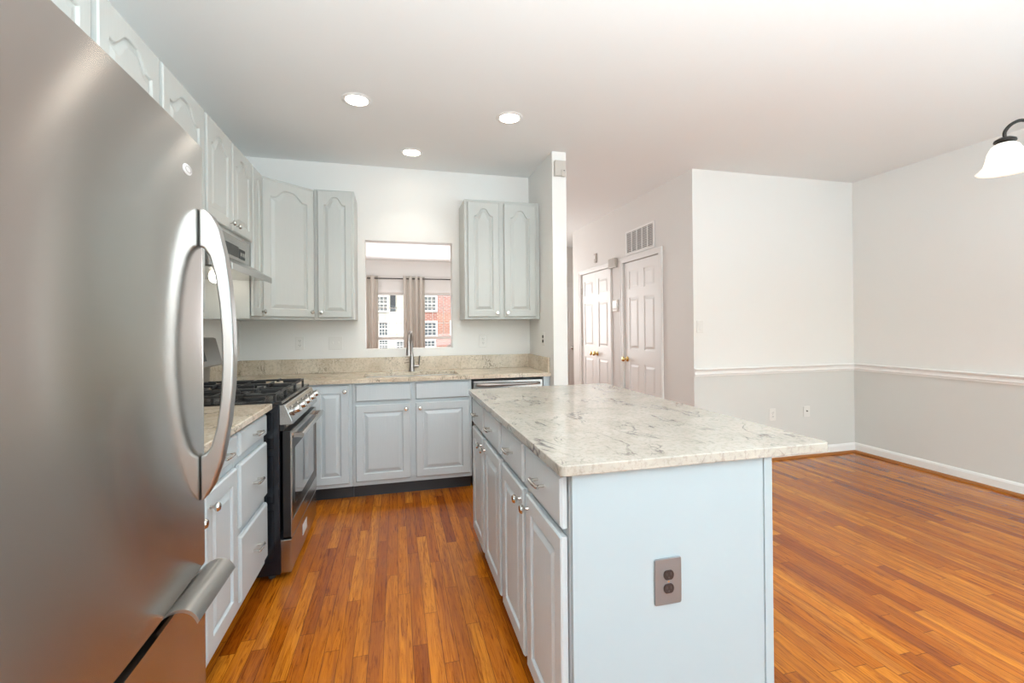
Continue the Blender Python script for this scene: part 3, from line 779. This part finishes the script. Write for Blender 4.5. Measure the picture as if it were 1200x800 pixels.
bm = bm_new(); box(bm, -.042, .042, -.028, -.026, .0, .05); obj('display', bm, M['backguard'], t)
bm = bm_new(); box(bm, -.045, .045, -.028, -.026, -.05, -.03); obj('buttons', bm, M['offwhite'], t)
t = thing('alarm_sensor', 'small pale sensor on hall wall above the double closet doors', 'sensor', (XC, 5.69, 2.218), -PI / 2)
bm = bm_new(); box(bm, -.03, .03, -.022, -.0005, -.062, .062); obj('housing', bm, M['offwhite'], t, bevel=.006)
bm = bm_new(); box(bm, -.018, .018, -.025, -.021, -.01, .04); obj('lens', bm, M['plastic'], t, bevel=.003)
t = thing('motion_detector', 'beige alarm box high on the end face of the kitchen wall', 'alarm box', (1.312, YS, 2.588))
bm = bm_new(); box(bm, -.048, .048, -.034, -.0005, -.062, .062); obj('housing', bm, M['offwhite'], t, bevel=.003)
bm = bm_new(); box(bm, .004, .046, -.044, -.0345, -.07, -.015); q = obj('sounder', bm, M['offwhite'], t, bevel=.006)
bm = bm_new(); box(bm, .022, .032, -.0455, -.0435, -.026, -.020); obj('indicator', bm, M['slot'], q)

# ------------------------------------------------------------------ left upper run (front plane faces +x)
UX = -.935; DU = UX - XW - .004
UZ0, UZ1 = 1.365, 2.405
def upper(y0, y1, z0, doors, label, name='upper_cabinet'):
    t = thing(name, label, 'cabinet', (UX, y0, 0), PI / 2, 'upper cabinets on the left wall')
    carcass(t, y1 - y0 - .002, DU, z0, UZ1, M['cabup'])
    for a, b, kx, kz in doors: add_door(t, a - y0, b - y0, z0 + .02, UZ1 - .018, M['cabup'], .062, (kx - y0, kz))
    return t
upper(.845, 1.712, 1.80, [(.86, 1.268, 1.24, 1.86), (1.285, 1.695, 1.31, 1.86)], 'light grey upper cabinet over the refrigerator')
upper(1.714, 2.572, UZ0, [(1.728, 2.118, 2.09, 1.43), (2.146, 2.558, 2.17, 1.43)], 'light grey upper cabinet between refrigerator and range hood')
upper(2.574, 3.340, 1.850, [(2.590, 2.945, 2.915, 1.905), (2.965, 3.325, 3.01, 1.905)], 'light grey short upper cabinet above the range hood')
upper(3.342, 3.572, UZ0, [(3.356, 3.562, 3.535, 1.42)], 'narrow light grey upper cabinet right of the range hood')
# diagonal corner
P0, P1 = Vector((UX, 3.574)), Vector((-.622, 3.868)); dd = P1 - P0; ang = math.atan2(dd.y, dd.x); DWd = dd.length
t = thing('corner_upper_cabinet', 'light grey diagonal corner upper cabinet with one wide arched door', 'cabinet', (P0.x, P0.y, 0), ang)
inv = Matrix.Rotation(-ang, 4, 'Z')
def loc2(x, y): v = inv @ Vector((x - P0.x, y - P0.y, 0)); return (v.x, v.y)
bm = bm_new(); prism(bm, [loc2(*p) for p in ((P0.x, P0.y), (P1.x, P1.y), (P1.x, YB - .004), (XW + .004, YB - .004), (XW + .004, P0.y))], 'z', UZ0, UZ1 - .012); obj('body', bm, M['cabup'], t)
add_door(t, .012, DWd - .012, UZ0 + .02, UZ1 - .03, M['cabup'], .062, (DWd - .045, 1.425))
t = thing('upper_cabinet', 'narrow light grey upper cabinet left of the pass-through', 'cabinet', (-.620, 3.870, 0), 0, 'upper cabinets on the back wall')
carcass(t, .30, YB - 3.874, UZ0, 2.40, M['cabup'])
add_door(t, .028, .282, UZ0 + .018, 2.385, M['cabup'], .062, (.055, 1.425), .045)
t = thing('upper_cabinet', 'grey two-door upper cabinet right of the pass-through', 'cabinet', (.575, 3.870, 0), 0, 'upper cabinets on the back wall')
carcass(t, .672, YB - 3.874, UZ0, 2.395, M['cabup'])
add_door(t, .027, .302, UZ0 + .02, 2.372, M['cabup'], .062, (.278, 1.42)); add_door(t, .345, .632, UZ0 + .02, 2.368, M['cabup'], .062, (.37, 1.42))

# ------------------------------------------------------------------ range hood
t = thing('range_hood', 'stainless steel under-cabinet range hood with lit lamps', 'range hood', (XW, 2.957, 1.60), PI / 2)
hw = .379  # local: x along wall (+-hw), -y outward (0 = wall)
bm = bm_new()
prism(bm, [(-.002, .02), (-.002, .25), (-.318, .25), (-.318, .115), (-.452, .035), (-.452, .0), (-.444, .0), (-.444, .02)], 'x', -hw, hw)
obj('canopy', bm, M['steel'], t, bevel=.002)
bm = bm_new()
for k in range(9):
    z = .135 + k * .0075; box(bm, -.10, .16, -.3205, -.317, z, z + .0035)
obj('vent_grille', bm, M['slot'], t)
bm = bm_new(); box(bm, .175, .28, -.3205, -.317, .132, .192); p = obj('control_panel', bm, M['slot'], t)
bm = bm_new()
for k in range(4): box(bm, .188 + k * .024, .200 + k * .024, -.323, -.3203, .15, .172)
obj('switches', bm, M['nickel'], p)
for x in (-.19, .19):
    bm = bm_new(); lathe(bm, [(0, -.038), (.03, -.036), (.047, -.022), (.052, 0), (.052, .004), (0, .004)], 18, Matrix.Translation((x, -.20, .018))); obj('lamp', bm, M['hoodlens'], t, smooth=True)
bm = bm_new(); box(bm, -.36, .36, -.43, -.26, .0135, .0195); obj('filter', bm, M['nickel'], t)

# ------------------------------------------------------------------ range (local x along y, -y outward)
RY0 = 2.567; RW = .768
t = thing('gas_range', 'black and stainless steel gas range with cast iron grates', 'range', (-.585, RY0, 0), PI / 2)
bm = bm_new(); box(bm, 0, RW, 0, .655, .03, .905); obj('body', bm, M['rangeside'], t, bevel=.003)
for sx in (.05, RW - .05):
    for sy in (.05, .6):
        bm = bm_new(); lathe(bm, [(0, .001), (.018, .001), (.018, .03), (0, .03)], 14, Matrix.Translation((sx, sy, 0))); obj('foot', bm, M['slot'], t)
bm = bm_new(); box(bm, -.002, RW + .002, -.012, .645, .905, .922); obj('cooktop', bm, M['black'], t, bevel=.004)
bm = bm_new()
for z0_, z1_ in ((.10, .36), (.40, .64), (.68, .86)):
    tube(bm, [(-.001, .03, z0_), (-.001, .03, z1_), (-.001, .60, z1_), (-.001, .60, z0_), (-.001, .03, z0_)], .003, 6)
obj('side_embossing', bm, M['rangeside'], t, smooth=True)
# control panel, sloped
bm = bm_new(); prism(bm, [(0, .902), (-.028, .902), (-.062, .815), (-.062, .80), (0, .80)], 'x', .002, RW - .002); cp = obj('control_panel', bm, M['steel'], t, bevel=.003)
nrm = Vector((0, -.087, .034)).normalized()
for k in range(5):
    x = .09 + k * (RW - .18) / 4; bm = bm_new(); zax = nrm; q = zax.to_track_quat('Z', 'Y').to_matrix().to_4x4()
    lathe(bm, [(0, 0), (.027, 0), (.027, .006), (.021, .008), (.020, .034), (.017, .038), (0, .038)], 20, Matrix.Translation((x, -.046, .858)) @ q)
    kb = obj('knob', bm, M['steel'], t, smooth=True)
    bm = bm_new(); box(bm, -.004, .004, -.019, .019, .036, .046)
    bm.transform(Matrix.Translation((x, -.046, .858)) @ q); obj('grip', bm, M['steel'], kb, bevel=.002)
# vent strip, oven door, drawer
bm = bm_new(); box(bm, .01, RW - .01, -.020, .0, .768, .80); vs = obj('vent_strip', bm, M['black'], t)
bm = bm_new()
for k in range(12): box(bm, .05 + k * .057, .05 + k * .057 + .042, -.0215, -.0195, .778, .790)
obj('slots', bm, M['steel'], vs)
bm = bm_new(); box(bm, .006, RW - .006, -.052, -.012, .215, .765); dr = obj('oven_door', bm, pr('black_door_side', (.01, .01, .011), .3), t, bevel=.004)
bm = bm_new(); box(bm, .006, RW - .006, -.056, -.050, .215, .300); box(bm, .006, RW - .006, -.056, -.050, .735, .765)
box(bm, .006, .018, -.056, -.050, .300, .735); box(bm, RW - .018, RW - .006, -.056, -.050, .300, .735); obj('steel_frame', bm, M['steel'], dr, bevel=.001)
bm = bm_new(); box(bm, .10, RW - .10, -.0535, -.0515, .36, .66); obj('window', bm, M['ovenglass'], dr)
bm = bm_new(); tube(bm, [(.035, -.098, .735), (RW - .035, -.098, .735)], .014, 14)
for x in (.05, RW - .05): box(bm, x - .014, x + .014, -.098, -.054, .724, .748)
obj('handle', bm, M['steel'], dr, smooth=True)
bm = bm_new(); box(bm, RW / 2 - .02, RW / 2 + .02, -.0575, -.0555, .245, .262); obj('badge', bm, M['nickel'], dr)
bm = bm_new(); box(bm, .006, RW - .006, -.052, .0, .035, .205); dw = obj('storage_drawer', bm, M['steel'], t, bevel=.003)
bm = bm_new(); box(bm, .30, .42, -.0532, -.0515, .095, .155); obj('label_sticker', bm, M['label'], dw)
# burners and grates
for x, y in ((.16, .16), (.16, .46), (.384, .31), (.608, .16), (.608, .46)):
    bm = bm_new(); lathe(bm, [(0, 0), (.055, 0), (.055, .010), (.042, .014), (.042, .020), (.036, .024), (0, .024)], 22, Matrix.Translation((x, y, .921))); obj('burner', bm, M['iron'], t, smooth=True)
for x0, x1 in ((.012, .262), (.266, .502), (.506, .756)):
    bm = bm_new(); y0, y1 = .018, .60; r = .0065; z = .962; h_ = .011
    for x in (x0 + r, x1 - r): box(bm, x - r, x + r, y0, y1, z - h_, z)
    for y in (y0 + r, (y0 + y1) / 2, y1 - r): box(bm, x0, x1, y - r, y + r, z - h_, z)
    xm = (x0 + x1) / 2
    for ya, yb in ((y0, y0 + .10), (y1 - .10, y1), ((y0 + y1) / 2 - .09, (y0 + y1) / 2 + .09)): box(bm, xm - r, xm + r, ya, yb, z - h_, z + .006)
    for yc in (y0 + .145, y1 - .145):
        box(bm, x0, x0 + .075, yc - r, yc + r, z - h_, z + .006); box(bm, x1 - .075, x1, yc - r, yc + r, z - h_, z + .006)
    for x in (x0 + r, x1 - r):
        for y in (y0 + r, (y0 + y1) / 2, y1 - r): box(bm, x - r, x + r, y - r, y + r, .9215, z - h_)
    obj('grate', bm, M['iron'], t, bevel=.002)
bm = bm_new(); prism(bm, [(.585, .922), (.655, .922), (.655, 1.245), (.560, 1.245), (.545, 1.238), (.505, 1.075), (.512, 1.065), (.575, 1.065)], 'x', .004, RW - .004)
bg_ = obj('backguard', bm, M['backguard'], t, bevel=.003)
bm = bm_new(); box(bm, .25, .52, -.002, .002, -.05, .05); bm.transform(Matrix.Translation((0, .524, 1.155)) @ Matrix.Rotation(math.radians(-14), 4, 'X')); obj('display', bm, M['black'], bg_)

# ------------------------------------------------------------------ refrigerator
t = thing('refrigerator', 'stainless steel bottom-freezer refrigerator with arched handle', 'refrigerator', (0, 0, 0))
FY0, FY1 = .415, 1.327
bm = bm_new(); box(bm, -1.235, -.555, FY0 + .006, FY1 - .004, .03, 1.745); obj('cabinet_body', bm, pr('grey_fridge_side', (.32, .32, .32), .4), t, bevel=.004)
def bowed(z0, z1, nz=1):
    bm = bm_new(); N = 40; ym = (FY0 + FY1) / 2; hw_ = (FY1 - FY0) / 2; front = []; r = .012
    ys = [FY0 + (FY1 - FY0) * (.5 - .5 * math.cos(PI * i / N)) for i in range(N + 1)]
    for y in ys:
        q = (y - ym) / hw_; x = -.462 - .013 * q * q
        e = min(y - FY0, FY1 - y)
        if e < r: x -= r - math.sqrt(max(0, r * r - (r - e) ** 2))
        front.append((x, y))
    prism(bm, [(-.552, FY1)] + [(-.552, FY0)] + front, 'z', z0, z1); return bm
dd_ = obj('refrigerator_door', bowed(.705, 1.755), M['fridge'], t, smooth=True)
fz = obj('freezer_drawer', bowed(.055, .682), M['fridge'], t, smooth=True)
bm = bm_new(); box(bm, -.56, -.50, FY0 + .01, FY1 - .01, .682, .705); obj('door_gasket', bm, M['slot'], t)
bm = bm_new(); box(bm, -.62, -.52, FY0 + .02, FY1 - .02, .004, .055); obj('kick_grille', bm, M['slot'], t)
# arched handle: outer and inner curves in the x-z plane
outer = [(-.472, .868), (-.463, .875), (-.445, .905), (-.424, .97), (-.408, 1.06), (-.399, 1.15), (-.396, 1.23), (-.398, 1.31), (-.404, 1.40), (-.414, 1.48), (-.428, 1.545), (-.444, 1.580), (-.462, 1.595), (-.472, 1.596)]
inner = [(-.472, 1.500), (-.462, 1.497), (-.450, 1.478), (-.438, 1.43), (-.429, 1.36), (-.424, 1.28), (-.423, 1.20), (-.427, 1.12), (-.436, 1.05), (-.449, 1.003), (-.461, .985), (-.472, .982)]
bm = bm_new(); prism(bm, outer + inner, 'y', 1.284, 1.318); h1 = obj('door_handle', bm, M['handle'], dd_, bevel=.006, smooth=True, seg=3)
# freezer handle: rolled lip
pf = []
top = bez((-.475, 0, .696), (-.45, 0, .722), (-.415, 0, .722), (-.402, 0, .686), 12)
up_ = [(p.x, p.z) for p in top]; lo_ = [(p.x - .004, p.z - .006) for p in top][::-1]
bm = bm_new(); prism(bm, up_ + lo_, 'y', 1.085, 1.305); obj('freezer_handle', bm, M['handle'], fz, smooth=True)
# oval badge
bm = bm_new(); lathe(bm, [(0, 0), (.017, 0), (.017, .002), (.015, .0035), (0, .0035)], 28, Matrix.Translation((-.470, 1.215, 1.668)) @ Matrix.Rotation(PI / 2, 4, 'Y') @ Matrix.Diagonal((.72, 1.35, 1, 1)))
bd = obj('badge', bm, M['label'], dd_, smooth=True)
bm = bm_new(); lathe(bm, [(.0075, 0), (.009, 0), (.009, .0006), (.0075, .0006), (.0075, 0)], 28, Matrix.Translation((-.4666, 1.215, 1.668)) @ Matrix.Rotation(PI / 2, 4, 'Y') @ Matrix.Diagonal((.8, 1.8, 1, 1)))
obj('emblem', bm, M['nickel_dark'], bd)

# ------------------------------------------------------------------ ceiling lights
def recessed(x, y, label):
    t = thing('recessed_light', label, 'ceiling light', (x, y, H), 0, 'recessed lights in the kitchen ceiling')
    bm = bm_new(); lathe(bm, [(.066, -.001), (.070, -.006), (.088, -.005), (.093, -.001), (.093, 0)], 36); obj('trim_ring', bm, M['trim'], t, smooth=True)
    bm = bm_new(); lathe(bm, [(0, -.006), (.045, -.0055), (.0665, -.002), (.0665, 0)], 36); obj('lens', bm, M['lens'], t, smooth=True)
    sp = bpy.data.lights.new('lamp_beam', 'SPOT'); sp.energy = 16 if y < 3.5 else 7; sp.color = (1, .92, .80); sp.spot_size = math.radians(112); sp.spot_blend = .7; sp.shadow_soft_size = .035
    so_ = bpy.data.objects.new('lamp_beam', sp); COL.objects.link(so_); so_.parent = t; so_.location = (0, 0, -.05)
    return t
recessed(-.226, 3.003, 'lit recessed ceiling light nearest the left upper cabinets')
recessed(.768, 3.021, 'lit recessed ceiling light nearest the kitchen end wall')
recessed(.137, 3.80, 'lit recessed ceiling light closest to the back wall, above the pass-through')
recessed(-.226, 1.35, 'lit recessed ceiling light above the refrigerator aisle')
recessed(.768, 1.35, 'lit recessed ceiling light above the near half of the island')
t = thing('hall_ceiling_light', 'small bronze ceiling light by the entry door', 'ceiling light', (3.05, 7.1, H))
bm = bm_new(); lathe(bm, [(0, -.10), (.07, -.09), (.115, -.05), (.125, -.02)], 28); obj('glass_bowl', bm, M['shade'], t, smooth=True)
bm = bm_new(); lathe(bm, [(.125, -.025), (.14, -.02), (.14, 0)], 28); obj('rim', bm, M['bronze'], t, smooth=True)

# ------------------------------------------------------------------ chandelier over the dining area
CXc, CYc = 2.765, 1.125
t = thing('chandelier', 'dark bronze chandelier with frosted bell shades in the dining area', 'chandelier', (CXc, CYc, 0))
bm = bm_new(); lathe(bm, [(0, 1.93), (.012, 1.94), (.02, 1.97), (.03, 2.0), (.02, 2.04), (.012, 2.08), (.022, 2.12), (.01, 2.16), (.006, 2.18), (.006, H - .03), (.055, H - .025), (.06, H - .001), (0, H - .001)], 20); obj('stem', bm, M['bronze'], t, smooth=True)
for k in range(3):
    a = math.radians(153) + k * 2 * PI / 3; r = .385; ca, sa = math.cos(a), math.sin(a)
    P = [(ca * q, sa * q, z) for q, z in [(.01, 2.02), (.06, 1.985), (.13, 1.98), (.20, 2.02), (.26, 2.08), (.32, 2.115), (.36, 2.105), (r, 2.075), (r, 2.045)]]
    # smooth the path
    Q = []
    for i in range(len(P) - 1):
        p0 = Vector(P[max(i - 1, 0)]); p1 = Vector(P[i]); p2 = Vector(P[i + 1]); p3 = Vector(P[min(i + 2, len(P) - 1)])
        for j in range(5):
            u = j / 5; Q.append(.5 * ((2 * p1) + (p2 - p0) * u + (2 * p0 - 5 * p1 + 4 * p2 - p3) * u * u + (-p0 + 3 * p1 - 3 * p2 + p3) * u ** 3))
    Q.append(Vector(P[-1])); bm = bm_new(); tube(bm, Q, .0065, 10); arm = obj('arm', bm, M['bronze'], t, smooth=True)
    mt = Matrix.Translation((ca * r, sa * r, 0))
    bm = bm_new(); lathe(bm, [(0, 2.052), (.020, 2.050), (.033, 2.042), (.035, 2.034), (.026, 2.030), (.030, 2.022), (.0, 2.02)], 20, mt); obj('fitter', bm, M['bronze'], arm, smooth=True)
    bm = bm_new(); lathe(bm, [(.028, 2.026), (.042, 2.015), (.054, 1.99), (.060, 1.96), (.066, 1.938), (.080, 1.922), (.089, 1.915), (.087, 1.912), (.078, 1.919), (.063, 1.935), (.057, 1.96), (.051, 1.99), (.039, 2.012), (.026, 2.022)], 28, mt)
    obj('glass_shade', bm, M['shade'], arm, smooth='all')
